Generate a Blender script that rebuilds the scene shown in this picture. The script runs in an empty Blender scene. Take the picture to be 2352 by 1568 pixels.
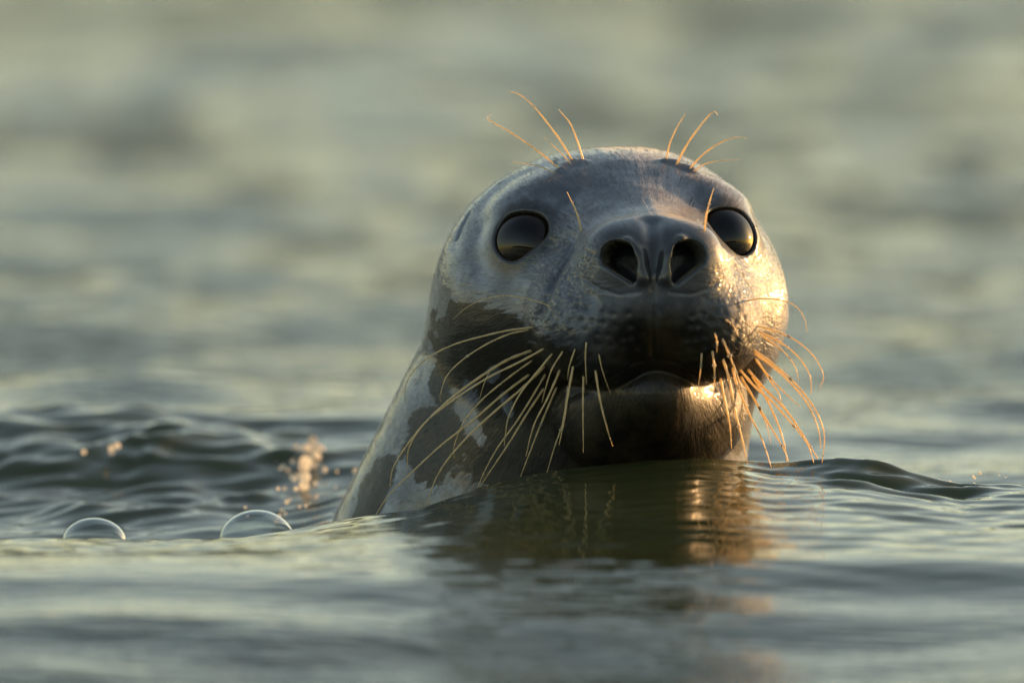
import bpy, math, random
import numpy as np
from mathutils import Vector

random.seed(4)
RNG = np.random.default_rng(11)
scene = bpy.context.scene
COL = scene.collection

# ------------------------------------------------------------------ camera
DIST = 10.3                    # metres from lens to the seal
WIDE = 0.62                    # metres across the frame at the seal
PX = WIDE / 2352.0             # one photo pixel (2352 wide) at the seal
CAM = Vector((0.0, -DIST, 0.72))
AIM = Vector((0.0, 0.0, 0.0965))
cam_d = bpy.data.cameras.new('camera')
cam = bpy.data.objects.new('camera', cam_d)
COL.objects.link(cam)
cam.location = CAM
FWD = (AIM - CAM).normalized()
cam.rotation_euler = FWD.to_track_quat('-Z', 'Y').to_euler()
cam_d.sensor_width = 36.0
cam_d.lens = 36.0 * (AIM - CAM).length / WIDE
cam_d.clip_start = 0.1
cam_d.clip_end = 6000.0
cam_d.dof.use_dof = True
cam_d.dof.focus_distance = (AIM - CAM).length - 0.035
cam_d.dof.aperture_fstop = 5.6
cam_d.dof.aperture_blades = 0
scene.camera = cam

# ------------------------------------------------------------------ light
SUN_EL = math.radians(7.0)
SUN_AZ = math.radians(58.0)      # clockwise from +Y (behind the seal) towards +X
sun_dir = Vector((math.sin(SUN_AZ) * math.cos(SUN_EL), math.cos(SUN_AZ) * math.cos(SUN_EL), math.sin(SUN_EL)))
world = bpy.data.worlds.new('World')
scene.world = world
world.use_nodes = True
wn = world.node_tree
sky = wn.nodes.new('ShaderNodeTexSky')
sky.sky_type = 'NISHITA'
sky.sun_disc = False
sky.sun_elevation = SUN_EL
sky.sun_rotation = SUN_AZ
sky.air_density = 1.0
sky.dust_density = 0.9
sky.ozone_density = 0.05
wn.nodes['Background'].inputs['Strength'].default_value = 0.15
wn.links.new(sky.outputs['Color'], wn.nodes['Background'].inputs['Color'])
sun_l = bpy.data.lights.new('sun', 'SUN')
sun_l.energy = 4.4
sun_l.angle = math.radians(0.6)
sun_l.color = (1.0, 0.56, 0.25)
sun = bpy.data.objects.new('sun', sun_l)
COL.objects.link(sun)
sun.rotation_euler = (-sun_dir).to_track_quat('-Z', 'Y').to_euler()
sun.location = sun_dir * 20

scene.view_settings.view_transform = 'Standard'
scene.view_settings.look = 'None'
scene.view_settings.gamma = 1.0
scene.view_settings.exposure = 0.92
scene.view_settings.use_curve_mapping = False
scene.render.engine = 'CYCLES'
scene.cycles.use_denoising = True
scene.cycles.max_bounces = 10
scene.cycles.transparent_max_bounces = 12
scene.cycles.sample_clamp_indirect = 6.0
scene.cycles.caustics_reflective = False
scene.cycles.caustics_refractive = False

# ------------------------------------------------------------------ frames
RIGHT = Vector((1, 0, 0))
UP = RIGHT.cross(FWD).normalized()
rt, upv, fw = np.array(RIGHT), np.array(UP), np.array(FWD)


def to_world(P):
    """photo pixel u, v and depth d towards the lens (all in photo pixels at the seal) -> metres"""
    P = np.asarray(P, float)
    return (np.array(AIM)[None] + PX * ((P[:, 0:1] - 1176.0) * rt + (784.0 - P[:, 1:2]) * upv - P[:, 2:3] * fw))


# ------------------------------------------------------------------ helpers
def mesh_obj(name, verts, faces, mat, parent=None, smooth=True):
    me = bpy.data.meshes.new(name)
    me.from_pydata([tuple(v) for v in verts], [], faces)
    if smooth:
        me.polygons.foreach_set('use_smooth', [True] * len(me.polygons))
    me.update()
    if mat:
        me.materials.append(mat)
    o = bpy.data.objects.new(name, me)
    COL.objects.link(o)
    if parent:
        o.parent = parent
    return o


def mesh_np(name, V, F, mat, parent=None):
    """fast mesh from numpy quads"""
    me = bpy.data.meshes.new(name)
    me.vertices.add(len(V))
    me.vertices.foreach_set('co', np.ascontiguousarray(V, np.float32).ravel())
    n = len(F)
    me.loops.add(n * 4)
    me.loops.foreach_set('vertex_index', np.ascontiguousarray(F, np.int32).ravel())
    me.polygons.add(n)
    me.polygons.foreach_set('loop_start', np.arange(0, n * 4, 4, dtype=np.int32))
    me.polygons.foreach_set('use_smooth', np.ones(n, dtype=bool))
    me.update(calc_edges=True)
    me.validate()
    if mat:
        me.materials.append(mat)
    o = bpy.data.objects.new(name, me)
    COL.objects.link(o)
    if parent:
        o.parent = parent
    return o


def tag(o, label=None, cat=None, group=None, kind=None):
    for k, v in (('label', label), ('category', cat), ('group', group), ('kind', kind)):
        if v:
            o[k] = v
    return o


def hash3(i, j, k, seed):
    h = (i * 374761393 + j * 668265263 + k * 2147483647 + seed * 974711) & 0xffffffff
    h = ((h ^ (h >> 13)) * 1274126177) & 0xffffffff
    return ((h ^ (h >> 16)) & 0xffff) / 65535.0


def vnoise(P, scale, seed=0):
    """value noise, -1..1"""
    Q = np.asarray(P, float) * scale + 1000.0
    I = np.floor(Q).astype(np.int64)
    f = Q - I
    f = f * f * f * (f * (f * 6 - 15) + 10)
    out = 0
    for a in (0, 1):
        for b in (0, 1):
            for c in (0, 1):
                w = ((f[:, 0] if a else 1 - f[:, 0]) * (f[:, 1] if b else 1 - f[:, 1]) * (f[:, 2] if c else 1 - f[:, 2]))
                out = out + w * hash3(I[:, 0] + a, I[:, 1] + b, I[:, 2] + c, seed)
    return out * 2 - 1


def fbm(P, scale, seed=0, octs=3):
    s, a, o = 0, 1.0, 0
    for i in range(octs):
        o = o + a * vnoise(P, scale * 2 ** i, seed + i * 7)
        s += a
        a *= 0.5
    return o / s


def sst(x, a, b):
    t = np.clip((x - a) / (b - a), 0, 1)
    return t * t * (3 - 2 * t)


# ------------------------------------------------------------------ node materials
def new_mat(name):
    m = bpy.data.materials.new(name)
    m.use_nodes = True
    nt = m.node_tree
    return m, nt, nt.nodes['Principled BSDF']


def N(nt, t, **kw):
    n = nt.nodes.new(t)
    for k, v in kw.items():
        if k in n.inputs:
            n.inputs[k].default_value = v
        else:
            setattr(n, k, v)
    return n


def mixc(nt, fac, a, b):
    n = nt.nodes.new('ShaderNodeMix')
    n.data_type = 'RGBA'
    for sock, val in ((n.inputs[0], fac), (n.inputs[6], a), (n.inputs[7], b)):
        if isinstance(val, bpy.types.NodeSocket):
            nt.links.new(val, sock)
        else:
            sock.default_value = val
    return n.outputs[2]


def mth(nt, op, a, b=None, c=None, clamp=False):
    n = nt.nodes.new('ShaderNodeMath')
    n.operation = op
    n.use_clamp = clamp
    for i, val in enumerate((a, b, c)):
        if val is None:
            continue
        if isinstance(val, bpy.types.NodeSocket):
            nt.links.new(val, n.inputs[i])
        else:
            n.inputs[i].default_value = val
    return n.outputs[0]


def maprange(nt, x, a, b, c=0.0, d=1.0):
    n = nt.nodes.new('ShaderNodeMapRange')
    n.interpolation_type = 'SMOOTHSTEP'
    nt.links.new(x, n.inputs[0])
    for i, v in enumerate((a, b, c, d)):
        n.inputs[i + 1].default_value = v
    return n.outputs[0]


# water
def make_water():
    m, nt, b = new_mat('sea_water')
    b.inputs['Base Color'].default_value = (0.042, 0.049, 0.019, 1)
    b.inputs['Roughness'].default_value = 0.045
    b.inputs['IOR'].default_value = 1.333
    geo = N(nt, 'ShaderNodeNewGeometry')
    mp = N(nt, 'ShaderNodeMapping')
    mp.inputs['Scale'].default_value = (0.55, 1.6, 1.0)
    nt.links.new(geo.outputs['Position'], mp.inputs['Vector'])
    n1 = N(nt, 'ShaderNodeTexNoise', Scale=55.0, Detail=2.0, Roughness=0.45)
    nt.links.new(mp.outputs[0], n1.inputs['Vector'])
    bp = N(nt, 'ShaderNodeBump', Strength=0.25, Distance=0.007)
    ln = N(nt, 'ShaderNodeVectorMath', operation='LENGTH')
    nt.links.new(geo.outputs['Position'], ln.inputs[0])
    nt.links.new(maprange(nt, ln.outputs['Value'], 0.36, 1.6, 0.05, 1.0), bp.inputs['Strength'])
    nt.links.new(n1.outputs[0], bp.inputs['Height'])
    nt.links.new(bp.outputs[0], b.inputs['Normal'])
    return m


def make_clear(name, rough=0.02, ior=1.333):
    m, nt, b = new_mat(name)
    b.inputs['Base Color'].default_value = (0.96, 0.98, 0.97, 1)
    b.inputs['Roughness'].default_value = rough
    b.inputs['IOR'].default_value = ior
    b.inputs['Transmission Weight'].default_value = 1.0
    return m


def make_spray():
    m, nt, b = new_mat('frothy_spray')
    tr = N(nt, 'ShaderNodeBsdfTranslucent')
    tr.inputs['Color'].default_value = (0.98, 0.95, 0.86, 1)
    b.inputs['Base Color'].default_value = (0.93, 0.93, 0.92, 1)
    b.inputs['Roughness'].default_value = 0.2
    b.inputs['IOR'].default_value = 1.333
    b.inputs['Transmission Weight'].default_value = 0.8
    mx = N(nt, 'ShaderNodeMixShader')
    oi = N(nt, 'ShaderNodeObjectInfo')
    nt.links.new(mth(nt, 'POWER', oi.outputs['Random'], 0.8), mx.inputs[0])
    nt.links.new(b.outputs[0], mx.inputs[1])
    nt.links.new(tr.outputs[0], mx.inputs[2])
    nt.links.new(mx.outputs[0], nt.nodes['Material Output'].inputs['Surface'])
    return m


def make_shore():
    m, nt, b = new_mat('wooded_bank')
    tc = N(nt, 'ShaderNodeTexCoord')
    nz = N(nt, 'ShaderNodeTexNoise', Scale=0.35, Detail=5.0, Roughness=0.65)
    nt.links.new(tc.outputs['Object'], nz.inputs['Vector'])
    nt.links.new(mixc(nt, nz.outputs[0], (0.025, 0.034, 0.014, 1), (0.085, 0.085, 0.045, 1)), b.inputs['Base Color'])
    b.inputs['Roughness'].default_value = 0.9
    return m


def make_fur(hair=False):
    m, nt, b = new_mat('wet_seal_hair' if hair else 'wet_seal_fur')
    at = N(nt, 'ShaderNodeAttribute', attribute_name='pig')
    sep = N(nt, 'ShaderNodeSeparateColor')
    nt.links.new(at.outputs['Color'], sep.inputs[0])
    fl = N(nt, 'ShaderNodeAttribute', attribute_name='flow')
    tc = N(nt, 'ShaderNodeTexCoord')
    # coat streaks lying along the hair direction
    s1 = N(nt, 'ShaderNodeTexNoise', Scale=1.0, Detail=4.0, Roughness=0.65)
    nt.links.new(fl.outputs['Vector'], s1.inputs['Vector'])
    s2 = N(nt, 'ShaderNodeTexNoise', Scale=3.2, Detail=2.0, Roughness=0.6)
    nt.links.new(fl.outputs['Vector'], s2.inputs['Vector'])
    blot = N(nt, 'ShaderNodeTexNoise', Scale=38.0, Detail=4.0, Roughness=0.62)
    nt.links.new(tc.outputs['Object'], blot.inputs['Vector'])
    fine = N(nt, 'ShaderNodeTexNoise', Scale=260.0, Detail=3.0, Roughness=0.6)
    nt.links.new(tc.outputs['Object'], fine.inputs['Vector'])
    # pigment, the brown also carrying painted shade
    silver = mixc(nt, maprange(nt, blot.outputs[0], 0.35, 0.68), (0.075, 0.087, 0.118, 1), (0.215, 0.240, 0.298, 1))
    silver = mixc(nt, mth(nt, 'MULTIPLY', maprange(nt, s1.outputs[0], 0.4, 0.7), 0.35), silver, (0.08, 0.08, 0.085, 1))
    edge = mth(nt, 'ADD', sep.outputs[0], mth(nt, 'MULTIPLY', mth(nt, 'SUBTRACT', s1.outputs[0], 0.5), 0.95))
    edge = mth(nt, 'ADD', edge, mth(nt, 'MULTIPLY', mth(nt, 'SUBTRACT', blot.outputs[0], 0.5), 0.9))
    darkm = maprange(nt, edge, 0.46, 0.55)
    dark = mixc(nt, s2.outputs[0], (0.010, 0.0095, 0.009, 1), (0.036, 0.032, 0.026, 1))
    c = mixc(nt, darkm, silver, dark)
    brown_shade = mixc(nt, maprange(nt, blot.outputs[0], 0.4, 0.66), (0.006, 0.005, 0.0035, 1), (0.034, 0.025, 0.013, 1))
    c = mixc(nt, sep.outputs[2], c, brown_shade)
    skin = mixc(nt, fine.outputs[0], (0.012, 0.012, 0.014, 1), (0.034, 0.034, 0.037, 1))
    c = mixc(nt, sep.outputs[1], c, skin)
    nt.links.new(c, b.inputs['Base Color'])
    # wet film, broken by hair clumps
    fz = N(nt, 'ShaderNodeSeparateXYZ')
    nt.links.new(fl.outputs['Vector'], fz.inputs[0])
    lay = maprange(nt, fz.outputs[2], 1.5, 4.5)
    s3 = N(nt, 'ShaderNodeTexNoise', Scale=0.42, Detail=3.0, Roughness=0.6)
    nt.links.new(fl.outputs['Vector'], s3.inputs['Vector'])
    wet = maprange(nt, mth(nt, 'ADD', s3.outputs[0], mth(nt, 'MULTIPLY', at.outputs['Alpha'], 0.42)), 0.58, 0.66)
    c = mixc(nt, mth(nt, 'MULTIPLY', wet, 0.45), c, (0.012, 0.012, 0.013, 1))
    nt.links.new(c, b.inputs['Base Color'])
    b.inputs['Roughness'].default_value = 0.5
    b.inputs['Specular IOR Level'].default_value = 0.22
    nt.links.new(mth(nt, 'MULTIPLY', mth(nt, 'ADD', mth(nt, 'MULTIPLY', wet, 0.15), 0.85), mth(nt, 'MULTIPLY', mth(nt, 'SUBTRACT', 1.0, mth(nt, 'MULTIPLY', darkm, 0.6)), mth(nt, 'SUBTRACT', 1.0, mth(nt, 'MULTIPLY', sep.outputs[2], 0.62)))), b.inputs['Coat Weight'])
    nt.links.new(mth(nt, 'SUBTRACT', 0.085, mth(nt, 'MULTIPLY', wet, 0.055)), b.inputs['Coat Roughness'])
    b.inputs['Coat IOR'].default_value = 1.5
    nt.links.new(mth(nt, 'MULTIPLY', mth(nt, 'SUBTRACT', 1.0, mth(nt, 'MULTIPLY', darkm, 0.9)), mth(nt, 'SUBTRACT', 0.28, mth(nt, 'MULTIPLY', sep.outputs[2], 0.26))), b.inputs['Sheen Weight'])
    b.inputs['Sheen Roughness'].default_value = 0.35
    b.inputs['Sheen Tint'].default_value = (1, 0.9, 0.7, 1)
    if hair:
        b.inputs['Roughness'].default_value = 0.4
        b.inputs['Specular IOR Level'].default_value = 0.35
        return m
    h = mth(nt, 'ADD', mth(nt, 'MULTIPLY', s1.outputs[0], lay), mth(nt, 'MULTIPLY', s2.outputs[0], mth(nt, 'MULTIPLY', lay, 0.5)))
    h = mth(nt, 'ADD', h, mth(nt, 'MULTIPLY', fine.outputs[0], 0.5))
    bp = N(nt, 'ShaderNodeBump', Strength=0.4, Distance=0.0014)
    nt.links.new(h, bp.inputs['Height'])
    nt.links.new(bp.outputs[0], b.inputs['Normal'])
    vo = N(nt, 'ShaderNodeTexVoronoi', Scale=290.0)
    nt.links.new(tc.outputs['Object'], vo.inputs['Vector'])
    bead = mth(nt, 'MULTIPLY', mth(nt, 'SUBTRACT', 1.0, vo.outputs['Distance']), mth(nt, 'MULTIPLY', wet, at.outputs['Alpha']))
    bp2 = N(nt, 'ShaderNodeBump', Strength=1.0, Distance=0.0019)
    nt.links.new(bead, bp2.inputs['Height'])
    bp3 = N(nt, 'ShaderNodeBump', Strength=0.18, Distance=0.0014)
    nt.links.new(h, bp3.inputs['Height'])
    nt.links.new(bp3.outputs[0], bp2.inputs['Normal'])
    nt.links.new(bp2.outputs[0], b.inputs['Coat Normal'])
    return m


def make_eye():
    m, nt, b = new_mat('dark_seal_eye')
    tc = N(nt, 'ShaderNodeTexCoord')
    sx = N(nt, 'ShaderNodeSeparateXYZ')
    nt.links.new(tc.outputs['Object'], sx.inputs[0])
    r = mth(nt, 'SQRT', mth(nt, 'ADD', mth(nt, 'POWER', sx.outputs[0], 2.0), mth(nt, 'POWER', sx.outputs[1], 2.0)))
    nz = N(nt, 'ShaderNodeTexNoise', Scale=350.0, Detail=3.0)
    nt.links.new(tc.outputs['Object'], nz.inputs['Vector'])
    iris = mixc(nt, nz.outputs[0], (0.004, 0.003, 0.002, 1), (0.016, 0.008, 0.004, 1))
    c = mixc(nt, maprange(nt, r, 0.0090, 0.0125), (0.004, 0.004, 0.005, 1), iris)
    nt.links.new(c, b.inputs['Base Color'])
    b.inputs['Roughness'].default_value = 0.5
    b.inputs['Specular IOR Level'].default_value = 0.0
    b.inputs['Coat Weight'].default_value = 1.0
    b.inputs['Coat Roughness'].default_value = 0.0
    b.inputs['Coat IOR'].default_value = 1.38
    return m


def make_whisker():
    m, nt, b = new_mat('amber_whisker')
    tc = N(nt, 'ShaderNodeTexCoord')
    b.inputs['Base Color'].default_value = (0.88, 0.80, 0.56, 1)
    b.inputs['Roughness'].default_value = 0.28
    b.inputs['IOR'].default_value = 1.5
    tr = N(nt, 'ShaderNodeBsdfTranslucent')
    tr.inputs['Color'].default_value = (1.0, 0.78, 0.44, 1)
    mx = N(nt, 'ShaderNodeMixShader')
    mx.inputs[0].default_value = 0.6
    nt.links.new(b.outputs[0], mx.inputs[1])
    nt.links.new(tr.outputs[0], mx.inputs[2])
    nt.links.new(mx.outputs[0], nt.nodes['Material Output'].inputs['Surface'])
    return m


M_WATER = make_water()
M_DROP = make_clear('water_drop', 0.06)
M_SPRAY = make_spray()
M_SHORE = make_shore()
M_BUBBLE = make_clear('bubble_film', 0.0, 1.40)
_nt = M_BUBBLE.node_tree
_df = N(_nt, 'ShaderNodeBsdfDiffuse', Color=(0.8, 0.82, 0.82, 1))
_mx = N(_nt, 'ShaderNodeMixShader')
_mx.inputs[0].default_value = 0.035
_nt.links.new(_nt.nodes['Principled BSDF'].outputs[0], _mx.inputs[1])
_nt.links.new(_df.outputs[0], _mx.inputs[2])
_nt.links.new(_mx.outputs[0], _nt.nodes['Material Output'].inputs['Surface'])
M_FUR = make_fur()
M_HAIR = make_fur(True)
M_EYE = make_eye()
M_WHISK = make_whisker()

# ------------------------------------------------------------------ the seal's shape, an implicit surface in photo-pixel units
def smin(a, b, k):
    h = np.clip(0.5 + 0.5 * (b - a) / k, 0, 1)
    return b + (a - b) * h - k * h * (1 - h)


def smax(a, b, k):
    return -smin(-a, -b, k)


def ell(P, c, r, ang=None):
    Q = P - np.array(c, np.float32)
    if ang:                       # roll in the picture plane, degrees, clockwise
        ca, sa = math.cos(math.radians(ang)), math.sin(math.radians(ang))
        Q = np.stack([Q[:, 0] * ca + Q[:, 1] * sa, -Q[:, 0] * sa + Q[:, 1] * ca, Q[:, 2]], 1)
    r = np.array(r, np.float32)
    k0 = np.sqrt(((Q / r) ** 2).sum(1))
    k1 = np.sqrt(((Q / (r * r)) ** 2).sum(1)) + 1e-9
    return k0 * (k0 - 1.0) / k1


def cone(P, a, b, ra, rb):
    a = np.array(a, np.float32)
    b = np.array(b, np.float32)
    d = b - a
    t = np.clip(((P - a) @ d) / float(d @ d), 0, 1)
    return np.sqrt(((P - a - t[:, None] * d) ** 2).sum(1)) - (ra + (rb - ra) * t)


def path(P, pts, rad):
    o = None
    for (a, b) in zip(pts[:-1], pts[1:]):
        q = cone(P, a, b, rad, rad)
        o = q if o is None else np.minimum(o, q)
    return o


def head_base(P):
    f = ell(P, (1397, 682, -250), (402, 346, 430))
    f = smin(f, ell(P, (1470, 610, -250), (280, 270, 350)), 20)
    # neck and trunk running down and back under water
    n = cone(P, (1386, 770, -270), (1215, 1330, -480), 372, 474)
    f = smin(f, n, 70)
    t = cone(P, (1235, 1480, -560), (980, 2300, -2500), 470, 800)
    f = smin(f, t, 90)
    t = cone(P, (980, 2300, -2500), (700, 2350, -5000), 800, 240)
    f = smin(f, t, 90)
    # cheek masses
    f = smin(f, ell(P, (1250, 720, -60), (190, 200, 190)), 90)
    f = smin(f, ell(P, (1640, 720, -70), (160, 200, 190)), 90)
    # brow
    f = smin(f, ell(P, (1215, 466, -20), (88, 46, 92), -24), 50)
    f = smin(f, ell(P, (1640, 462, -40), (85, 48, 90), 22), 60)
    f = smax(f, -ell(P, (1318, 492, 150), (44, 62, 70), -20), 60)
    f = smax(f, -ell(P, (1570, 480, 150), (40, 58, 70), 20), 60)
    # bridge of the snout
    f = smin(f, cone(P, (1426, 590, -60), (1490, 655, 240), 190, 150), 120)
    f = smin(f, ell(P, (1475, 670, 110), (232, 165, 190)), 90)
    # muzzle tip
    f = smin(f, ell(P, (1496, 640, 262), (158, 124, 142)), 80)
    # whisker pads
    f = smin(f, ell(P, (1370, 754, 222), (156, 132, 172), 26), 75)
    f = smin(f, ell(P, (1618, 752, 217), (130, 128, 172), -26), 75)
    f = smin(f, ell(P, (1497, 712, 300), (92, 80, 96)), 60)
    # lower jaw and throat
    j = ell(P, (1500, 904, 182), (108, 98, 130))
    j = smin(j, ell(P, (1486, 938, -5), (232, 176, 215)), 60)
    f = smin(f, j, 9)
    return f


def march(fun, uv, d0=640.0, d1=-700.0, step=6.0):
    """depth of the first surface met from the lens side at photo pixels uv"""
    uv = np.atleast_2d(np.array(uv, float))
    ds = np.arange(d0, d1, -step)
    out = np.full(len(uv), np.nan)
    for i, (u, v) in enumerate(uv):
        P = np.stack([np.full_like(ds, u), np.full_like(ds, v), ds], 1)
        s = fun(P)
        k = np.argmax(s < 0)
        if s[k] < 0 and k > 0:
            out[i] = ds[k] + step * (s[k] / (s[k] - s[k - 1])) if s[k - 1] != s[k] else ds[k]
    return out


EYES = []
for (u, v, ax, cut) in ((1200, 543, (-0.30, -0.42, 0.86), (0.62, 0.78)), (1675, 533, (0.44, -0.40, 0.80), (-0.70, 0.71))):
    a = np.array(ax) / np.linalg.norm(ax)
    d = march(head_base, [(u, v)])[0]
    R = 106.0
    c = np.array((u, v, d)) + np.array((0, 0, 6.0)) - a * (R * 0.86)
    # keep the pole of the ball behind the wanted pixel
    EYES.append((c, a, R, np.array((cut[0], cut[1], 0.0))))


def nostril(P, s):
    # slanted teardrop slot, wide above and pinched towards the septum, running back into the nose
    k = (430.0 - P[:, 2]) * 0.10
    cu = P[:, 0] - (k if s < 0 else -k)
    Q = np.stack([cu, P[:, 1] - k * 0.4, np.zeros_like(cu)], 1)
    if s < 0:
        q = smin(cone(Q, (1409, 589, 0), (1447, 640, 0), 35, 11), cone(Q, (1428, 584, 0), (1440, 610, 0), 24, 20), 14)
    else:
        q = smin(cone(Q, (1585, 587, 0), (1552, 641, 0), 34, 11), cone(Q, (1567, 582, 0), (1557, 608, 0), 24, 20), 14)
    return smax(q, 170.0 - P[:, 2], 30)


CUT = 37.0
MOUTH_UV = [(1300, 925), (1345, 900), (1395, 866), (1445, 836), (1500, 823), (1555, 834), (1605, 862), (1640, 895)]
FOLL = []
for row in range(5):
    for k in range(7):
        FOLL.append((1262 + k * 29 + row * 9, 700 + row * 27 + k * 4))
        FOLL.append((1740 - k * 26 - row * 9, 700 + row * 27 + k * 4))
FOLL = [(u + random.uniform(-6, 6), v + random.uniform(-5, 5)) for (u, v) in FOLL]
FD = march(head_base, FOLL)
FOLL3 = np.array([(u, v, d) for (u, v), d in zip(FOLL, FD) if not np.isnan(d)])
MD = march(head_base, MOUTH_UV)
MOUTH3 = [(u, v, d - 2) for (u, v), d in zip(MOUTH_UV, MD)]


def seal_sdf(P):
    P = np.asarray(P, np.float32)
    f = head_base(P)
    near = (P[:, 2] > -420) & (P[:, 1] < 1200)
    if near.any():
        Q = P[near]
        g = f[near]
        # nose pad lobes
        g = smin(g, ell(Q, (1424, 596, 334), (80, 70, 70), 14), 64)
        g = smin(g, ell(Q, (1572, 594, 334), (77, 70, 70), -14), 64)
        # cleft between the lobes, running down to the lip
        ridge = path(Q, NOSECLEFT, 9)
        g = smax(g, -ridge, 34)
        g = smax(g, -path(Q, PHILTRUM, 4), 14)
        # septum folds beside each nostril
        g = smin(g, path(Q, FOLD_L, 13), 16)
        g = smin(g, path(Q, FOLD_R, 13), 16)
        # crease under the nose wings
        g = smax(g, -path(Q, WING_L, 1), 7)
        g = smax(g, -path(Q, WING_R, 1), 7)
        for s in (-1, 1):
            g = smax(g, -nostril(Q, s), 9)
        # mouth slit
        g = smax(g, -path(Q, MOUTH3, 2.0), 7)
        # tear troughs from the inner eye corners down beside the muzzle
        g = smax(g, -path(Q, TEAR_L, 8), 34)
        g = smax(g, -path(Q, TEAR_R, 8), 30)
        # eyes: lids wrapped round the ball, then the opening
        for c, a, R, cut in EYES:
            lid = np.sqrt(((Q - c.astype(np.float32)) ** 2).sum(1)) - (R + 9)
            g = smin(g, lid, 28)
            W = Q - c.astype(np.float32)
            h = W @ a.astype(np.float32)
            rad = np.sqrt(np.maximum((W * W).sum(1) - h * h, 0))
            ap = np.maximum(rad - 65.0, -h)
            ap = smax(ap, (W - a.astype(np.float32) * (R * 0.86)) @ cut.astype(np.float32) - CUT, 12)
            ap = smax(ap, -(W - a.astype(np.float32) * (R * 0.86))[:, 1] - 57.0, 22)
            g = smax(g, -ap, 12)
        # brow bumps the long hairs grow from
        for (u, v, r) in BROW:
            g = smin(g, np.sqrt(((Q - np.array((u, v, BROWD[(u, v)]), np.float32)) ** 2).sum(1)) - r, 16)
        # ear openings
        g = smax(g, -path(Q, EAR_L, 4), 14)
        g = smax(g, -path(Q, EAR_R, 4), 14)
        f[near] = g
    return f


def on_base(uvs, off=0.0):
    d = march(head_base, uvs)
    return [(u, v, (dd if not np.isnan(dd) else -250.0) + off) for (u, v), dd in zip(uvs, d)]


def nose_lobes(P):
    P = np.asarray(P, np.float32)
    g = head_base(P)
    g = smin(g, ell(P, (1424, 596, 334), (80, 70, 70), 14), 64)
    return smin(g, ell(P, (1572, 594, 334), (77, 70, 70), -14), 64)


def on_nose(uvs, off=0.0):
    d = march(nose_lobes, uvs)
    return [(u, v, dd + off) for (u, v), dd in zip(uvs, d)]


NOSECLEFT = on_nose([(1494, 508), (1496, 550), (1497, 610)], 2)
PHILTRUM = on_nose([(1497, 640), (1498, 700), (1499, 760), (1500, 818)], 1)
FOLD_L = on_nose([(1436, 562), (1462, 590), (1472, 640)], -3)
FOLD_R = on_nose([(1560, 558), (1536, 590), (1525, 640)], -3)
WING_L = on_nose([(1340, 640), (1375, 665), (1420, 678), (1465, 672)], 1)
WING_R = on_nose([(1655, 640), (1622, 664), (1580, 677), (1535, 672)], 1)
TEAR_L = on_base([(1262, 562), (1310, 545), (1292, 605), (1258, 670), (1232, 740)], 4)
TEAR_R = on_base([(1620, 520), (1640, 575), (1690, 610), (1735, 680)], 4)
EAR_L = on_base([(1075, 492), (1062, 515), (1050, 545)], 0)
EAR_R = on_base([(1752, 515), (1768, 540)], 0)
BROW = [(1300, 384, 13), (1318, 374, 12), (1336, 376, 12), (1288, 394, 10), (1530, 372, 10), (1552, 378, 13), (1572, 388, 12), (1588, 394, 10)]
BROWD = {(u, v): d - 4 for (u, v, _), (_, _, d) in zip(BROW, on_base([(b[0], b[1]) for b in BROW]))}


def axis(lo, hi, a, b, h, g=1.12):
    """even steps h between a and b, growing outside"""
    mid = list(np.arange(a, b + h * 0.5, h))
    s, x = h, mid[-1]
    up = []
    while x < hi:
        s *= g
        x += s
        up.append(x)
    s, x = h, mid[0]
    dn = []
    while x > lo:
        s *= g
        x -= s
        dn.append(x)
    return np.array(dn[::-1] + mid + up, np.float32)


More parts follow.
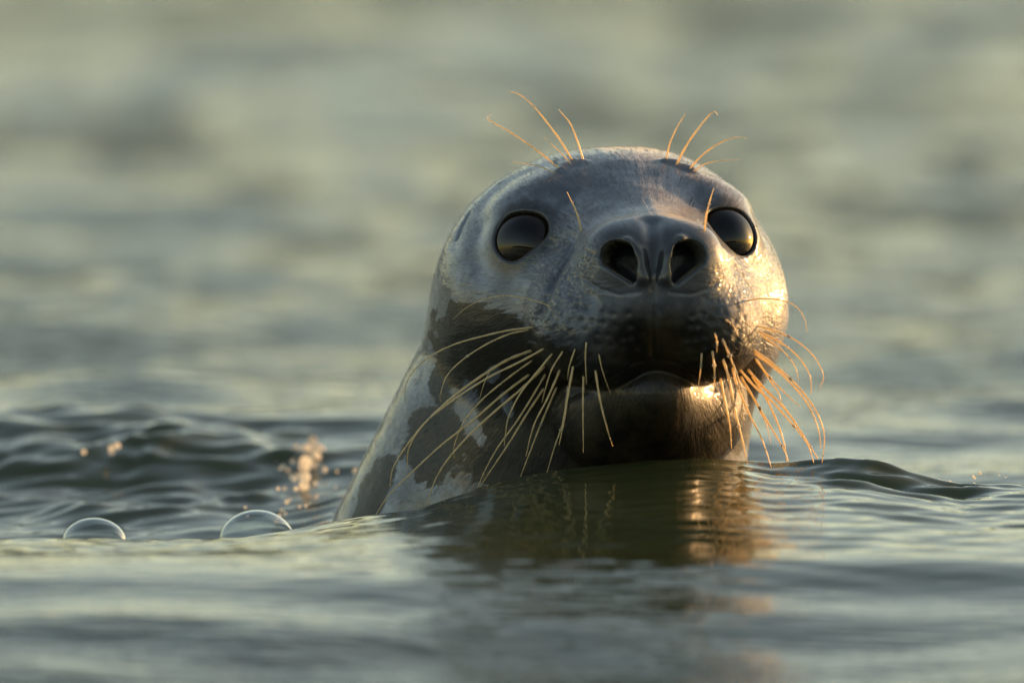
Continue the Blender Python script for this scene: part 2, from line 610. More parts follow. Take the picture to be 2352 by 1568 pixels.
def polygonise(fun, ax, ay, az):
    """surface nets on an uneven grid"""
    nx, ny, nz = len(ax), len(ay), len(az)
    st = 4
    ix, iy, iz = (np.unique(np.append(np.arange(0, n, st), n - 1)) for n in (nx, ny, nz))
    CX, CY, CZ = np.meshgrid(ax[ix], ay[iy], az[iz], indexing='ij')
    Cf = fun(np.stack([CX.ravel(), CY.ravel(), CZ.ravel()], 1)).reshape(CX.shape)
    near = [np.minimum(np.arange(n) // st + ((np.arange(n) % st) >= st / 2), len(i) - 1) for n, i in ((nx, ix), (ny, iy), (nz, iz))]
    F = Cf[np.ix_(*near)].astype(np.float32)
    sx, sy, sz = (np.gradient(a) for a in (ax, ay, az))
    size = np.maximum(np.maximum(sx[:, None, None], sy[None, :, None]), sz[None, None, :])
    idx = np.nonzero(np.abs(F) < size * st * 1.3 + 14)
    step = 2_000_000
    for s in range(0, len(idx[0]), step):
        a, b, c = (q[s:s + step] for q in idx)
        F[a, b, c] = fun(np.stack([ax[a], ay[b], az[c]], 1))
    F[0], F[-1], F[:, 0], F[:, -1], F[:, :, 0], F[:, :, -1] = 9, 9, 9, 9, 9, 9
    I = (F < 0)
    cnt = np.zeros((nx - 1, ny - 1, nz - 1), np.uint8)
    for a in (0, 1):
        for b in (0, 1):
            for c in (0, 1):
                cnt += I[a:nx - 1 + a, b:ny - 1 + b, c:nz - 1 + c]
    act = (cnt > 0) & (cnt < 8)
    ci, cj, ck = np.nonzero(act)
    vid = np.full(act.shape, -1, np.int32)
    vid[ci, cj, ck] = np.arange(len(ci))
    acc = np.zeros((len(ci), 3))
    num = np.zeros(len(ci))
    axs = (ax, ay, az)
    cor = [(0, 0, 0), (1, 0, 0), (0, 1, 0), (1, 1, 0), (0, 0, 1), (1, 0, 1), (0, 1, 1), (1, 1, 1)]
    for p in range(8):
        for q in range(p + 1, 8):
            if sum(abs(x - y) for x, y in zip(cor[p], cor[q])) != 1:
                continue
            A = [ci + cor[p][0], cj + cor[p][1], ck + cor[p][2]]
            B = [ci + cor[q][0], cj + cor[q][1], ck + cor[q][2]]
            fa, fb = F[tuple(A)], F[tuple(B)]
            m = (fa < 0) != (fb < 0)
            t = np.where(m, fa / np.where(m, fa - fb, 1), 0)
            for k in range(3):
                pa, pb = axs[k][A[k]], axs[k][B[k]]
                acc[:, k] += np.where(m, pa + (pb - pa) * t, 0)
            num += m
    V = acc / num[:, None]
    faces = []
    for k in range(3):
        lo = [slice(1, -1)] * 3
        hi = [slice(1, -1)] * 3
        lo[k] = slice(0, -1)
        hi[k] = slice(1, None)
        chg = I[tuple(lo)] != I[tuple(hi)]
        e = list(np.nonzero(chg))
        ins = I[tuple(lo)][chg]
        for q in range(3):
            if q != k:
                e[q] = e[q] + 1
        p, q = [(1, 2), (2, 0), (0, 1)][k]

        def cell(dp, dq):
            c = [x.copy() for x in e]
            c[p] -= dp
            c[q] -= dq
            return vid[c[0], c[1], c[2]]
        quad = np.stack([cell(1, 1), cell(0, 1), cell(0, 0), cell(1, 0)], 1)
        quad[~ins] = quad[~ins][:, ::-1]
        faces.append(quad)
    return V, np.concatenate(faces)


def grad(fun, V, e=1.0):
    G = np.empty_like(V)
    for k in range(3):
        o = np.zeros(3)
        o[k] = e
        G[:, k] = (fun(V + o) - fun(V - o)) / (2 * e)
    return G


H = 4.2
au = axis(-200, 2300, 770, 1825, H)
av = axis(300, 3200, 325, 1215, H)
ad = axis(-5400, 470, -330, 450, H)
SV, SF = polygonise(seal_sdf, au, av, ad)
for _ in range(2):
    g = grad(seal_sdf, SV)
    g2 = (g * g).sum(1) + 1e-6
    stepv = np.clip(seal_sdf(SV) / g2, -4, 4)
    SV = SV - stepv[:, None] * g
g = grad(seal_sdf, SV, 2.0)
SN = g / (np.linalg.norm(g, axis=1, keepdims=True) + 1e-9)

# soft relief of skin folds and hair clumps
U, Vv, D = SV[:, 0], SV[:, 1], SV[:, 2]
front = sst(D, -200, 40)
nose_ax = np.array((0.17, 0.10, 0.98))
nose_p = np.array((1497, 640, 430.0))
rel = SV - nose_p
tt = -(rel @ nose_ax)
per = rel + tt[:, None] * nose_ax
phi = np.arctan2(per[:, 1], per[:, 0])
dist = np.linalg.norm(rel, axis=1)
rad = np.linalg.norm(per, axis=1)
flow = np.stack([np.cos(phi) * 15 + 20, np.sin(phi) * 15, dist / 130.0], 1)
clump = fbm(flow, 1.0, 3, 3) * 2.2 * sst(dist, 120, 300)
padm = np.exp(-(((U - 1374) / 170) ** 2 + ((Vv - 760) / 110) ** 2)) + np.exp(-(((U - 1612) / 150) ** 2 + ((Vv - 760) / 110) ** 2))
padm *= sst(D, 60, 180)
pit = np.zeros(len(SV))
for p in FOLL3:
    q = ((SV - p) ** 2).sum(1)
    pit = np.maximum(pit, np.exp(-q / (7.5 ** 2)))
bump = clump * 0.5 + fbm(SV, 1 / 34.0, 5, 3) * 2.4 * padm - pit * 3.0 * padm + fbm(SV, 1 / 60.0, 9, 2) * 1.6
q_ = U - (1345 - (Vv - 560) * 0.56)
strk = np.exp(-(q_ / 48) ** 2) * sst(Vv, 530, 590) * (1 - sst(Vv, 720, 790)) * sst(D, -50, 20)
bump = bump + strk * 5.0 * fbm(np.stack([q_ / 10.0, Vv / 90.0, D * 0.0], 1), 1.0, 51, 2)
keep = np.ones(len(SV))
for c, a, R, cut in EYES:
    keep *= sst(np.linalg.norm(SV - c, axis=1), R + 12, R + 40)
SV = SV + SN * (bump * keep)[:, None]

# pigment masks, with muzzle shade painted into the brown -------------------------------------------------------------
def blob(u, v, ru, rv, ang=0):
    ca, sa = math.cos(math.radians(ang)), math.sin(math.radians(ang))
    x, y = U - u, Vv - v
    return 1.0 - np.sqrt(((x * ca + y * sa) / ru) ** 2 + ((-x * sa + y * ca) / rv) ** 2)


dk = np.full(len(SV), -1.0)
for b_ in ((1120, 800, 140, 95, 25), (1230, 900, 150, 130, 30), (1060, 740, 60, 45, 0), (1000, 1015, 80, 95, 10), (1190, 1040, 140, 110, 0),
           (1380, 1010, 200, 110, 0), (1030, 880, 40, 70, 15), (1560, 1010, 130, 90, 0), (830, 1170, 22, 70, 25), (1690, 930, 70, 120, 0), (850, 1140, 34, 100, 25)):
    dk = np.maximum(dk, blob(*b_))
for b_ in ((1078, 960, 24, 80, -28), (1132, 858, 18, 24, 20), (1165, 930, 14, 38, -20), (1110, 1140, 70, 28, -15)):
    dk = np.minimum(dk, -blob(*b_) + 0.15)
backside = sst(-D, 470, 700)
darkf = np.clip(0.5 + dk * 0.9, 0, 1) * (1 - backside) + backside * np.clip(0.36 + 0.6 * fbm(SV, 1 / 150.0, 21, 2), 0, 1)
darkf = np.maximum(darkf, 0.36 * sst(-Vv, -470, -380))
for (eu, ev, ru, rv) in ((1285, 505, 70, 75), (1598, 495, 60, 70)):
    darkf = np.maximum(darkf, 0.44 * np.exp(-((U - eu) / ru) ** 2 - ((Vv - ev) / rv) ** 2) * (1 - backside))
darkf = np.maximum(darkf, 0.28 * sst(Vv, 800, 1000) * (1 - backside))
skin = np.exp(-(((U - 1497) / 150) ** 4 + ((Vv - 596) / 82) ** 4)) * sst(D, 290, 380)
skin = np.clip(skin * 1.0, 0, 1)
brown_shade = sst(Vv - 75 * sst(1450 - U, 0, 150) + 30 * fbm(SV, 1 / 50.0, 31, 3), 630, 745) * np.exp(-((U - 1530) / 235) ** 4) * sst(D, -120, 0)  # brown chin fur, plus shade under the muzzle painted into the colour
lidm = np.zeros(len(SV))
for c, a, R, cut in EYES:
    W = SV - c
    h = W @ a
    r_ = np.sqrt(np.maximum((W * W).sum(1) - h * h, 0))
    lidm = np.maximum(lidm, (1 - sst(r_ + 10 * fbm(SV, 1 / 14.0, 41, 2), 70, 112)) * (h > 0))
skin = np.maximum(skin, lidm)
skin = np.maximum(skin, pit * padm * 0.9)

wetm = np.exp(-(((U - 1290) / 60) ** 2 + ((Vv - 640) / 110) ** 2)) + 0.9 * np.exp(-(((U - 1738) / 60) ** 2 + ((Vv - 720) / 150) ** 2)) + 0.7 * np.exp(-(((U - 1670) / 50) ** 2 + ((Vv - 650) / 60) ** 2)) + 0.8 * np.exp(-(((U - 1700) / 50) ** 2 + ((Vv - 900) / 70) ** 2))
wetm = np.clip(np.maximum(wetm, 0.9 * strk), 0, 1) * (1 - backside)
seal = bpy.data.objects.new('seal', None)
COL.objects.link(seal)
tag(seal, 'wet grey seal with whiskers lifting its head out of the rippled water', 'seal')
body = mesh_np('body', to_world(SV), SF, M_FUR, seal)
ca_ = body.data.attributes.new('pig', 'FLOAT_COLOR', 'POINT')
ca_.data.foreach_set('color', np.stack([darkf, skin, brown_shade, wetm], 1).astype(np.float32).ravel())
fa_ = body.data.attributes.new('flow', 'FLOAT_VECTOR', 'POINT')
FLOWA = np.stack([np.cos(phi) * 26 + 40, np.sin(phi) * 26, dist / 70.0], 1)
fa_.data.foreach_set('vector', FLOWA.astype(np.float32).ravel())

# short wet hair lying back along the coat ------------------------------------
HR = np.random.default_rng(77)


def make_hair():
    ok = np.nonzero((D > -520) & (SN[:, 2] > -0.45) & (Vv < 1225) & (skin < 0.22) & (keep > 0.35) & (U > 740) & (U < 1850))[0]
    n = 40000
    i = HR.choice(ok, n)
    p = SV[i] + HR.normal(0, 2.0, (n, 3))
    nn = SN[i]
    p = p - nn * (((p - SV[i]) * nn).sum(1))[:, None]
    di = (SV[i] - nose_p) / dist[i][:, None] + HR.normal(0, 0.10, (n, 3))
    di = di - nn * ((di * nn).sum(1))[:, None]
    di = di / (np.linalg.norm(di, axis=1, keepdims=True) + 1e-6)
    side = np.cross(nn, di)
    L = (6 + 13 * sst(dist[i], 150, 450)) * HR.uniform(0.7, 1.25, n)
    lat = 5.0 * vnoise(np.stack([np.cos(phi[i]) * 34, np.sin(phi[i]) * 34, dist[i] / 28.0], 1), 1.0, 61) * (L / 16.0) + HR.normal(0, 0.9, n)
    lift = L * HR.uniform(0.03, 0.20, n)
    w = 0.26
    mid = p + di * (L * 0.5)[:, None] + nn * lift[:, None] + side * (lat * 0.35)[:, None]
    tip = p + di * L[:, None] + nn * (lift * 0.75)[:, None] + side * lat[:, None]
    root = p - nn * 0.8
    V = np.stack([root - side * w, root + side * w, mid + side * w * 0.8, mid - side * w * 0.8, tip], 1).reshape(-1, 3)
    b0 = (np.arange(n) * 5)[:, None]
    T = np.concatenate([b0 + np.array([[0, 1, 2]]), b0 + np.array([[0, 2, 3]]), b0 + np.array([[3, 2, 4]])], 1).reshape(-1, 3)
    me = bpy.data.meshes.new('hair')
    me.vertices.add(len(V))
    me.vertices.foreach_set('co', to_world(V).astype(np.float32).ravel())
    me.loops.add(len(T) * 3)
    me.loops.foreach_set('vertex_index', T.astype(np.int32).ravel())
    me.polygons.add(len(T))
    me.polygons.foreach_set('loop_start', np.arange(0, len(T) * 3, 3, dtype=np.int32))
    me.polygons.foreach_set('use_smooth', np.ones(len(T), dtype=bool))
    me.update(calc_edges=True)
    me.materials.append(M_HAIR)
    rp = np.repeat(np.stack([darkf, skin, brown_shade, wetm], 1)[i], 5, 0).astype(np.float32)
    rf = np.repeat(FLOWA[i], 5, 0).astype(np.float32)
    me.attributes.new('pig', 'FLOAT_COLOR', 'POINT').data.foreach_set('color', rp.ravel())
    me.attributes.new('flow', 'FLOAT_VECTOR', 'POINT').data.foreach_set('vector', rf.ravel())
    o = bpy.data.objects.new('hair', me)
    COL.objects.link(o)
    o.parent = seal
    o['kind'] = 'stuff'
    return o


make_hair()

# eyes ----------------------------------------------------------------------
def uv_ball(n=48, m=32):
    V, F = [], []
    for j in range(m + 1):
        th = math.pi * j / m
        for i in range(n):
            ph = 2 * math.pi * i / n
            V.append((math.sin(th) * math.cos(ph), math.sin(th) * math.sin(ph), math.cos(th)))
    for j in range(m):
        for i in range(n):
            a, b = j * n + i, j * n + (i + 1) % n
            F.append((a, a + n, b + n, b))
    return np.array(V), F


BV, BF = uv_ball()
for c, a, R, cut in EYES:
    V = BV.copy()
    V[:, 2] += 0.10 * np.exp(-((V[:, 0] ** 2 + V[:, 1] ** 2) / 0.35)) * (V[:, 2] > 0)      # cornea
    o = mesh_obj('eye', V * R * PX, BF, M_EYE, seal)
    wa = Vector(a[0] * rt - a[1] * upv - a[2] * fw)
    o.location = Vector(to_world([c])[0])
    o.rotation_euler = wa.to_track_quat('Z', 'Y').to_euler()

# whiskers ------------------------------------------------------------------
def z2(pts):
    return [(752.6 + x * 0.52, 611.5 + y * 0.52) for x, y in pts]


def z1(pts):
    return [(940.8 + x * 0.44, 188.2 + y * 0.44) for x, y in pts]


LEFT = [
    (0.6, [(1000, 185), (900, 150), (790, 132), (700, 145), (620, 180), (555, 235)]),
    (0.9, [(915, 268), (800, 283), (680, 310), (560, 345), (450, 400), (375, 470), (345, 540), (347, 600)]),
    (0.9, [(890, 280), (800, 300), (700, 345), (600, 410), (530, 480), (500, 560), (500, 600)]),
    (1.4, [(905, 370), (800, 410), (700, 470), (560, 570), (440, 680), (350, 790), (290, 890), (276, 975)]),
    (1.0, [(960, 360), (850, 420), (700, 495), (540, 600), (430, 690), (370, 780), (355, 840), (358, 900)]),
    (0.9, [(910, 410), (800, 490), (680, 590), (600, 690), (560, 790), (560, 850)]),
    (1.2, [(900, 470), (780, 560), (640, 680), (500, 790), (370, 910), (270, 1010), (200, 1118)]),
    (1.2, [(960, 440), (850, 545), (720, 655), (600, 770), (510, 880), (460, 980), (435, 1065)]),
    (0.9, [(995, 380), (920, 470), (850, 560), (800, 660), (785, 740), (780, 790)]),
    (1.0, [(965, 470), (900, 580), (830, 690), (750, 800), (690, 910), (655, 995)]),
    (1.1, [(960, 530), (880, 650), (800, 780), (720, 900), (665, 985)]),
    (0.8, [(1040, 370), (990, 450), (960, 540), (945, 600)]),
    (1.1, [(1025, 455), (970, 580), (910, 700), (875, 835)]),
    (1.1, [(1015, 525), (960, 650), (900, 800), (845, 945)]),
    (0.7, [(1095, 350), (1065, 440), (1057, 500)]),
    (1.2, [(1083, 435), (1060, 560), (1040, 690), (1020, 785)]),
    (1.1, [(1062, 520), (1040, 680), (1000, 800), (958, 945)]),
    (0.9, [(1140, 325), (1135, 400), (1140, 520)]),
    (1.1, [(1127, 480), (1125, 620), (1127, 820)]),
    (1.1, [(1178, 450), (1200, 590), (1230, 710), (1255, 790)]),
    (0.6, [(1190, 370), (1210, 460), (1245, 560)]),
    (0.5, [(720, 450), (690, 520), (670, 590)]),
]
RIGHTW = [
    (0.6, [(1840, 155), (1900, 145), (2000, 152), (2060, 180), (2095, 230), (2108, 290)]),
    (0.8, [(1885, 262), (1980, 290), (2070, 335), (2140, 400), (2180, 480), (2165, 535)]),
    (0.9, [(1890, 285), (1990, 335), (2070, 400), (2120, 480), (2128, 560)]),
    (0.7, [(1900, 300), (1960, 340), (2020, 390), (2060, 450), (2072, 505)]),
    (1.1, [(1870, 365), (1960, 430), (2050, 510), (2110, 580), (2160, 660), (2185, 750), (2175, 865)]),
    (1.0, [(1875, 380), (1980, 460), (2060, 540), (2120, 620), (2160, 720), (2170, 800)]),
    (0.9, [(1880, 400), (1960, 500), (2020, 560), (2085, 620)]),
    (1.2, [(1815, 455), (1880, 530), (1960, 600), (2040, 690), (2110, 780), (2140, 865)]),
    (1.2, [(1850, 450), (1930, 540), (2020, 630), (2090, 730), (2140, 810), (2175, 865)]),
    (1.1, [(1820, 480), (1880, 580), (1950, 700), (2010, 800), (2040, 875)]),
    (1.0, [(1870, 480), (1930, 570), (1990, 700), (2020, 800), (2030, 875)]),
    (1.2, [(1780, 440), (1800, 520), (1850, 640), (1910, 760), (1952, 885)]),
    (1.2, [(1735, 400), (1765, 500), (1790, 630), (1825, 770), (1848, 878)]),
    (1.0, [(1728, 490), (1750, 600), (1770, 700), (1778, 800)]),
    (1.1, [(1690, 365), (1700, 450), (1700, 540)]),
    (0.8, [(1645, 370), (1640, 450), (1630, 525)]),
    (0.9, [(1700, 290), (1710, 330), (1710, 380)]),
    (0.7, [(1740, 230), (1780, 260), (1805, 310)]),
    (1.1, [(1730, 310), (1765, 390), (1800, 480), (1830, 560)]),
    (0.8, [(1890, 400), (1950, 500), (1990, 560), (2010, 620)]),
    (0.7, [(1860, 540), (1900, 620), (1940, 700), (1957, 785)]),
]
BROWW = [
    (1.0, [(850, 410), (790, 310), (720, 215), (640, 120), (570, 65), (520, 50)]),
    (0.9, [(788, 460), (700, 385), (610, 320), (520, 260), (440, 215), (408, 195), (420, 172)]),
    (0.9, [(908, 412), (880, 320), (840, 220), (800, 170), (780, 145)]),
    (0.6, [(855, 445), (800, 380), (740, 325), (705, 288)]),
    (0.6, [(770, 485), (700, 450), (620, 430), (525, 418)]),
    (1.1, [(895, 785), (875, 700), (850, 640), (820, 578)]),
    (0.8, [(1340, 408), (1360, 320), (1390, 250), (1415, 205), (1440, 165)]),
    (1.1, [(1390, 440), (1430, 360), (1480, 280), (1550, 190), (1590, 155), (1608, 170)]),
    (0.9, [(1450, 468), (1520, 390), (1600, 330), (1690, 292), (1760, 292)]),
    (0.6, [(1470, 475), (1540, 430), (1620, 412), (1725, 408)]),
    (1.1, [(1530, 790), (1540, 700), (1560, 620), (1578, 562)]),
]


def spline(P, n):
    """Catmull-Rom through the points, n samples"""
    P = np.array(P, float)
    P = np.vstack([2 * P[0] - P[1], P, 2 * P[-1] - P[-2]])
    k = len(P) - 3
    out = []
    for s in np.linspace(0, k - 1e-6, n):
        i = int(s)
        t = s - i
        p0, p1, p2, p3 = P[i:i + 4]
        out.append(0.5 * (2 * p1 + (p2 - p0) * t + (2 * p0 - 5 * p1 + 4 * p2 - p3) * t * t + (3 * p1 - p0 - 3 * p2 + p3) * t ** 3))
    return np.array(out)


def tube(C, R, sides=6):
    C = np.asarray(C)
    T = np.gradient(C, axis=0)
    T /= np.linalg.norm(T, axis=1, keepdims=True) + 1e-12
    ref = np.array((0.3, 0.9, 0.2))
    A = np.cross(T, ref)
    A /= np.linalg.norm(A, axis=1, keepdims=True)
    B = np.cross(T, A)
    V, F = [], []
    for i in range(len(C)):
        for s in range(sides):
            w = 2 * math.pi * s / sides
            V.append(C[i] + R[i] * (A[i] * math.cos(w) + B[i] * math.sin(w)))
    for i in range(len(C) - 1):
        for s in range(sides):
            a, b = i * sides + s, i * sides + (s + 1) % sides
            F.append((a, b, b + sides, a + sides))
    F.append(tuple(range(sides))[::-1])
    F.append(tuple((len(C) - 1) * sides + s for s in range(sides)))
    return V, F


SBV, SBF = uv_ball(10, 8)


def whisker(uv, w, fwd_, back):
    d0 = march(seal_sdf, [uv[0]], step=4.0)[0]
    if np.isnan(d0):
        d0 = 0.0
    n = 44
    c = spline(uv, n)
    t = np.linspace(0, 1, n)
    L = np.linalg.norm(np.diff(c, axis=0), axis=1).sum()
    d = d0 - 8 + fwd_ * L * np.sin(math.pi * np.minimum(t * 0.9, 1)) - back * L * t
    # stay clear of the face
    surf = march(seal_sdf, c[::4], step=8.0)
    sd = np.interp(t, t[::4], np.where(np.isnan(surf), -900, surf))
    d = np.maximum(d, np.where(t > 0.12, sd + 10 * np.minimum(1, t * 4), -900))
    k = np.ones(7) / 7
    d = np.concatenate([d[:1], np.convolve(np.pad(d, 3, 'edge'), k, 'valid')[1:]])
    P = to_world(np.column_stack([c, d]))
    ph = random.uniform(0, 6)
    r = w * 0.00064 * (1 - 0.75 * t ** 1.3) * (1 + 0.13 * np.sin(t * L / 5.5 + ph))
    V, F = tube(P, r)
    o = mesh_obj('whisker', V, F, M_WHISK, seal)
    return o, P, r


for w, p in LEFT:
    o, P, r = whisker(z2(p), w, 0.10, 0.16)
    if random.random() < 0.45:
        i = random.randint(14, 40)
        mesh_obj('water_bead', SBV * r[i] * 1.9 + P[i], SBF, M_SPRAY, o)
for w, p in RIGHTW:
    o, P, r = whisker(z2(p), w * 1.18, 0.06, 0.10)
    for i in random.sample(range(8, 42), 2):
        mesh_obj('water_bead', SBV * r[i] * 1.9 + P[i], SBF, M_SPRAY, o)
for w, p in BROWW:
    o, P, r = whisker(z1(p), w, 0.10, -0.02)
    i = random.randint(16, 43)
    mesh_obj('water_bead', SBV * r[i] * 1.9 + P[i], SBF, M_SPRAY, o)

# ------------------------------------------------------------------ the sea
def y_to_z(vpx, y):
    """height of the point seen at photo row vpx when it stands at depth y"""
    za = AIM.z + (784.0 - vpx) * PX
    return CAM.z + (za - CAM.z) * (DIST + y) / DIST


WAVES = []
for i in range(46):
    L = 0.14 * (9.0 ** (i / 45.0))
    th = math.radians(-90 + RNG.normal(0, 30) + 10)
    WAVES.append((L, th, RNG.uniform(0, 2 * math.pi), 0.0032 * L ** 0.85 * RNG.uniform(0.6, 1.3)))


def ambient(x, y):
    z = np.zeros_like(x)
    far = np.sqrt(x * x + y * y)
    for L, th, ph, A in WAVES:
        k = 2 * math.pi / L
        w = 1.0 - sst(far, 60 * L, 160 * L)
        s = np.sin(k * (x * math.cos(th) + y * math.sin(th)) + ph)
        z = z + A * w * (s + 0.25 * (s * s - 0.5))
    return z


CREST = np.array([(-200, 1262), (300, 1258), (560, 1251), (680, 1228), (760, 1211), (860, 1194), (960, 1179), (1100, 1126), (1200, 1101), (1300, 1084), (1500, 1064),
                  (1600, 1058), (1700, 1069), (1770, 1078), (1850, 1070), (1920, 1063), (1980, 1066), (2050, 1086), (2120, 1106), (2200, 1128), (2352, 1131), (2700, 1150)], float)


def sea(x, y):
    u = 1176 + x / PX
    amb = ambient(x, y)
    r = np.sqrt((x / 0.9) ** 2 + ((y + 0.1) / 0.75) ** 2)
    z = amb * (0.25 + 0.75 * sst(r, 0.35, 1.0))
    # swell face that falls away towards the lens
    # crest line in front of the throat
    cu = np.interp(u, CREST[:, 0], CREST[:, 1])
    for _ in range(1):
        yc = -0.075 + 0.02 * np.sin(x * 9)
    Hc = y_to_z(cu, yc)
    inx = 1 - sst(np.abs(x), 0.42, 0.9)
    t = (y - yc)
    yb = -0.46
    base = y_to_z(1262.0, yb)
    # front: crest down to base at yb, then the steeper face to the lens
    s = np.clip((y - yb) / (yc - yb), 0, 1)
    frontz = base + (Hc - base) * (s ** 1.25)
    # steep little face of the ridge beside the throat
    rg = np.exp(-((u - 1990) / 210) ** 2)
    frontz = frontz - 0.0115 * rg * sst(-t, 0.0, 0.03) * np.exp(-np.clip(-t - 0.03, 0, 2) / 0.10)
    drop = np.clip(yb - y, 0, 3.0)
    face = base - 0.14 * drop + 0.14 * 0.06 * (1 - np.exp(-drop / 0.06))
    face = np.maximum(face, base - 0.14 * 0.9 - 0.02 * np.clip(drop - 0.9, 0, 2))
    frontz = np.where(y < yb, face, frontz)
    # behind the crest
    trough = -0.020 - 0.016 * (1 - sst(u, 620, 860))
    back = trough + (Hc - trough) * np.exp(-(np.clip(t, 0, None) / 0.055) ** 2)
    back = back + (0 - trough) * sst(t, 0.15, 0.7)
    loc = np.where(t < 0, frontz, back)
    fade = inx * (1 - sst(y, 0.4, 1.2)) * sst(y, -3.2, -1.6)
    z = z + loc * fade
    wob = np.sin(x * 14 + 5 * y) + 0.6 * np.sin(x * 31 - 17 * y + 2) + 0.4 * np.sin(53 * x + 31 * y)
    wob2 = np.sin(x * 11 - 8 * y + 1) + 0.6 * np.sin(x * 27 + 13 * y + 4) + 0.4 * np.sin(47 * x - 23 * y)
    # wake ridges left of the neck, running back from it
    for (x0, y0, dx, dy, A, W, Ls) in ((-0.13, 0.26, -0.72, 0.25, 0.020, 0.05, 0.22), (-0.10, 0.45, -0.85, 0.16, 0.036, 0.07, 0.24), (-0.30, 0.20, -0.9, 0.30, 0.012, 0.04, 0.18),
                                       (-0.28, 0.62, -1.0, 0.0, 0.030, 0.07, 0.12), (0.17, 0.22, 0.95, 0.10, 0.020, 0.05, 0.17), (0.20, 0.05, 0.99, -0.05, 0.006, 0.03, 0.16)):
        n = math.hypot(dx, dy)
        dx, dy = dx / n, dy / n
        px, py = x - x0 + 0.03 * wob, y - y0 + 0.05 * wob2
        al = px * dx + py * dy
        ac = -px * dy + py * dx
        z = z + 0.27 * A * np.exp(-((al - Ls * 0.6) / Ls) ** 2) * np.exp(-(ac / W) ** 2) * (1 + 0.22 * np.sin(al * 55 + ac * 30) + 0.12 * np.sin(al * 120 - ac * 90 + 1))
    # choppy wake behind and left of the neck
    wk = np.exp(-((x + 0.22) / 0.17) ** 2 - ((y - 0.38) / 0.22) ** 2)
    chop = np.zeros_like(x)
    for L, th, ph, A in CHOP:
        k = 2 * math.pi / L
        sn = np.sin(k * (x * math.cos(th) + y * math.sin(th)) + ph + 1.1 * wob2)
        chop = chop + A * (sn + 0.35 * sn * sn)
    z = z + chop * wk
    # fine ripples
    nr = np.exp(-((x / 0.7) ** 2 + ((y + 0.1) / 0.9) ** 2))
    rip = np.zeros_like(x)
    for L, th, ph, A in RIPS:
        k = 2 * math.pi / L
        rip = rip + A * np.sin(k * (x * math.cos(th) + y * math.sin(th)) + ph + 0.8 * np.sin(x * 17 + y * 11 + ph))
    mod = 0.55 + 0.45 * np.sin(x * 13 + 1.3) * np.sin(y * 9 + 0.4) + 3.5 * np.exp(-((x - 0.23) / 0.07) ** 2 - ((y + 0.07) / 0.05) ** 2)
    z = z + rip * nr * mod
    return z


RIPS = []
for i in range(14):
    L = RNG.uniform(0.014, 0.05)
    RIPS.append((L, math.radians(-90 + RNG.normal(8, 28)), RNG.uniform(0, 6.28), 0.0062 * L))

CHOP = []
for i in range(14):
    L = 0.022 * 5.0 ** (i / 13.0)
    CHOP.append((L, math.radians(RNG.normal(-58, 26)), RNG.uniform(0, 6.28), 0.0105 * L))

gx = axis(-2500, 2500, -0.36, 0.36, 0.0030, 1.035)
gy = axis(-60, 4500, -0.55, 0.62, 0.0030, 1.018)
GX, GY = np.meshgrid(gx.astype(float), gy.astype(float), indexing='ij')
GZ = sea(GX.ravel(), GY.ravel())
nx_, ny_ = len(gx), len(gy)
idx = np.arange(nx_ * ny_).reshape(nx_, ny_)
F = np.stack([idx[:-1, :-1].ravel(), idx[1:, :-1].ravel(), idx[1:, 1:].ravel(), idx[:-1, 1:].ravel()], 1)
water = mesh_np('sea', np.column_stack([GX.ravel(), GY.ravel(), GZ]), F, M_WATER)
tag(water, kind='structure')
print('verts seal', len(SV), 'sea', nx_, ny_)

# ------------------------------------------------------------------ unseen wooded banks round the bay (mirrored in the water and in the eyes)
def shore(name, y0, depth, height, half, seed):
    n, m = 160, 10
    V, F = [], []
    sg = 1 if depth > 0 else -1
    for i in range(n + 1):
        x = -half + 2 * half * i / n
        p = np.array([[x * 0.012, seed, 0.5]])
        hgt = height * (0.72 + 0.38 * float(fbm(p, 1.0, seed, 3)[0]) + 0.12 * float(vnoise(p, 9.0, seed)[0]))
        hgt *= float(sst(np.array([half - abs(x)]), 0, half * 0.2)[0])
        for j in range(m + 1):
            t = j / m
            w = math.sin(math.pi * t) ** 0.6
            q = float(vnoise(np.array([[x * 0.08, t * 6, seed]]), 1.0, seed + 3)[0])
            V.append((x, y0 + depth * t + 3 * q * sg, -1.0 + (hgt + 1.0) * w * (1 + 0.10 * q)))
    for i in range(n):
        for j in range(m):
            a = i * (m + 1) + j
            F.append((a, a + m + 1, a + m + 2, a + 1))
    o = mesh_obj(name, V, F, M_SHORE)
    tag(o, kind='structure')
    return o


shore('unseen_far_shore', 420.0, 120.0, 45.0, 620.0, 5)  # unseen bank, added and raised to darken low reflections in the water
shore('near_shore', -75.0, -40.0, 11.0, 150.0, 9)

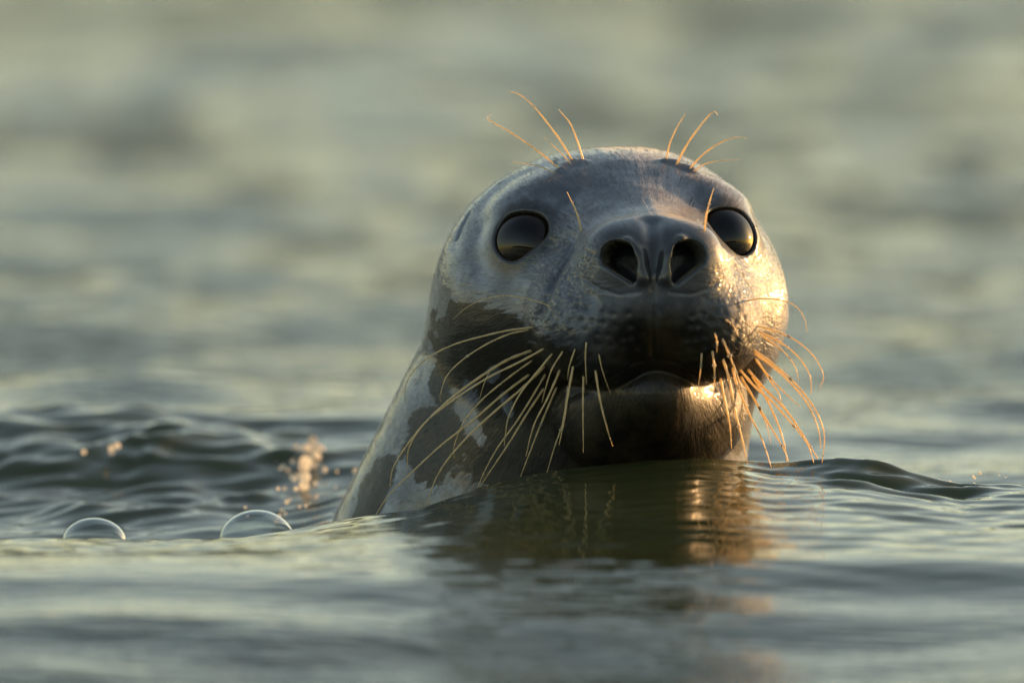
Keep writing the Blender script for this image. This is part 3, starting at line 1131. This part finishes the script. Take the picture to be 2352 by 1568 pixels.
# ------------------------------------------------------------------ bubbles
def bubble(u, vbase, y, rad_px, squash, label):
    x = (u - 1176) * PX * (DIST + y) / DIST
    R = rad_px * PX
    z = y_to_z(vbase, y)
    V, F = [], []
    n, m = 64, 28
    for rr in (R, R * 0.972):
        b0 = len(V)
        for j in range(m + 1):
            th = (math.pi * 0.60) * j / m
            for i in range(n):
                ph = 2 * math.pi * i / n
                w = 1 + 0.012 * math.sin(3 * ph + u) * math.sin(th)
                V.append((rr * w * math.sin(th) * math.cos(ph), rr * w * math.sin(th) * math.sin(ph), rr * squash * math.cos(th)))
        for j in range(m):
            for i in range(n):
                a, b = b0 + j * n + i, b0 + j * n + (i + 1) % n
                F.append((a, a + n, b + n, b) if rr == R else (a, b, b + n, a + n))
    root = bpy.data.objects.new('bubble', None)
    COL.objects.link(root)
    root.location = (x, y, z)
    mesh_obj('film', V, F, M_BUBBLE, root)
    # lip of water drawn up round the foot
    ring = []
    for i in range(65):
        ph = 2 * math.pi * i / 64
        ring.append((R * 1.01 * math.cos(ph), R * 1.01 * math.sin(ph), 0.0))
    V, F = tube(np.array(ring), np.array([0.0016 + 0.0006 * math.sin(5 * i) for i in range(64)] + [0.0016]), 8)
    mesh_obj('water_rim', V, F, M_WATER, root)
    tag(root, label, 'bubble', 'bubbles floating beside the seal')
    return root


bubble(590, 1250, 0.06, 90, 0.88, 'round clear dome bubble floating next to the neck of the seal')
bubble(215, 1250, 0.05, 76, 0.80, 'low clear bubble floating at the end of the dark ripple away from the seal')

# ------------------------------------------------------------------ splash drops
proto = None
def drop(u, v, y, rpx):
    global proto
    x = (u - 1176) * PX * (DIST + y) / DIST
    z = y_to_z(v, y)
    if proto is None:
        proto = mesh_obj('water_droplet', SBV, SBF, M_SPRAY)
        o = proto
    else:
        o = proto.copy()
        COL.objects.link(o)
    o.location = (x, y, z)
    o.scale = (rpx * PX,) * 3
    return o


for i in range(60):
    k = random.random()
    u = random.gauss(712, 22) if k < 0.55 else random.gauss(690, 50)
    v = random.gauss(1045, 24) if k < 0.55 else random.uniform(1060, 1185)
    y = random.uniform(0.16, 0.24) + max(0, (1150 - v)) * 0.0022
    o = drop(u, v, y, random.uniform(7, 15) if k < 0.4 else random.uniform(3, 6))
    tag(o, 'bright water droplet splashing up behind the neck of the seal', 'water droplet', 'droplets splashing behind the neck')
for i in range(6):
    o = drop(random.gauss(250, 25), random.gauss(1030, 12), random.uniform(0.36, 0.44), random.uniform(5, 9))
    tag(o, 'pale water droplet over the far ripples behind the low bubble', 'water droplet', 'droplets over the far ripples')
for i in range(14):
    tag(drop(random.uniform(2120, 2340), random.uniform(1085, 1135), random.uniform(-0.03, 0.1), random.uniform(2, 4)), 'tiny sunlit droplet on the ridge of water away from the bubbles', 'water droplet', 'droplets on the water ridge')
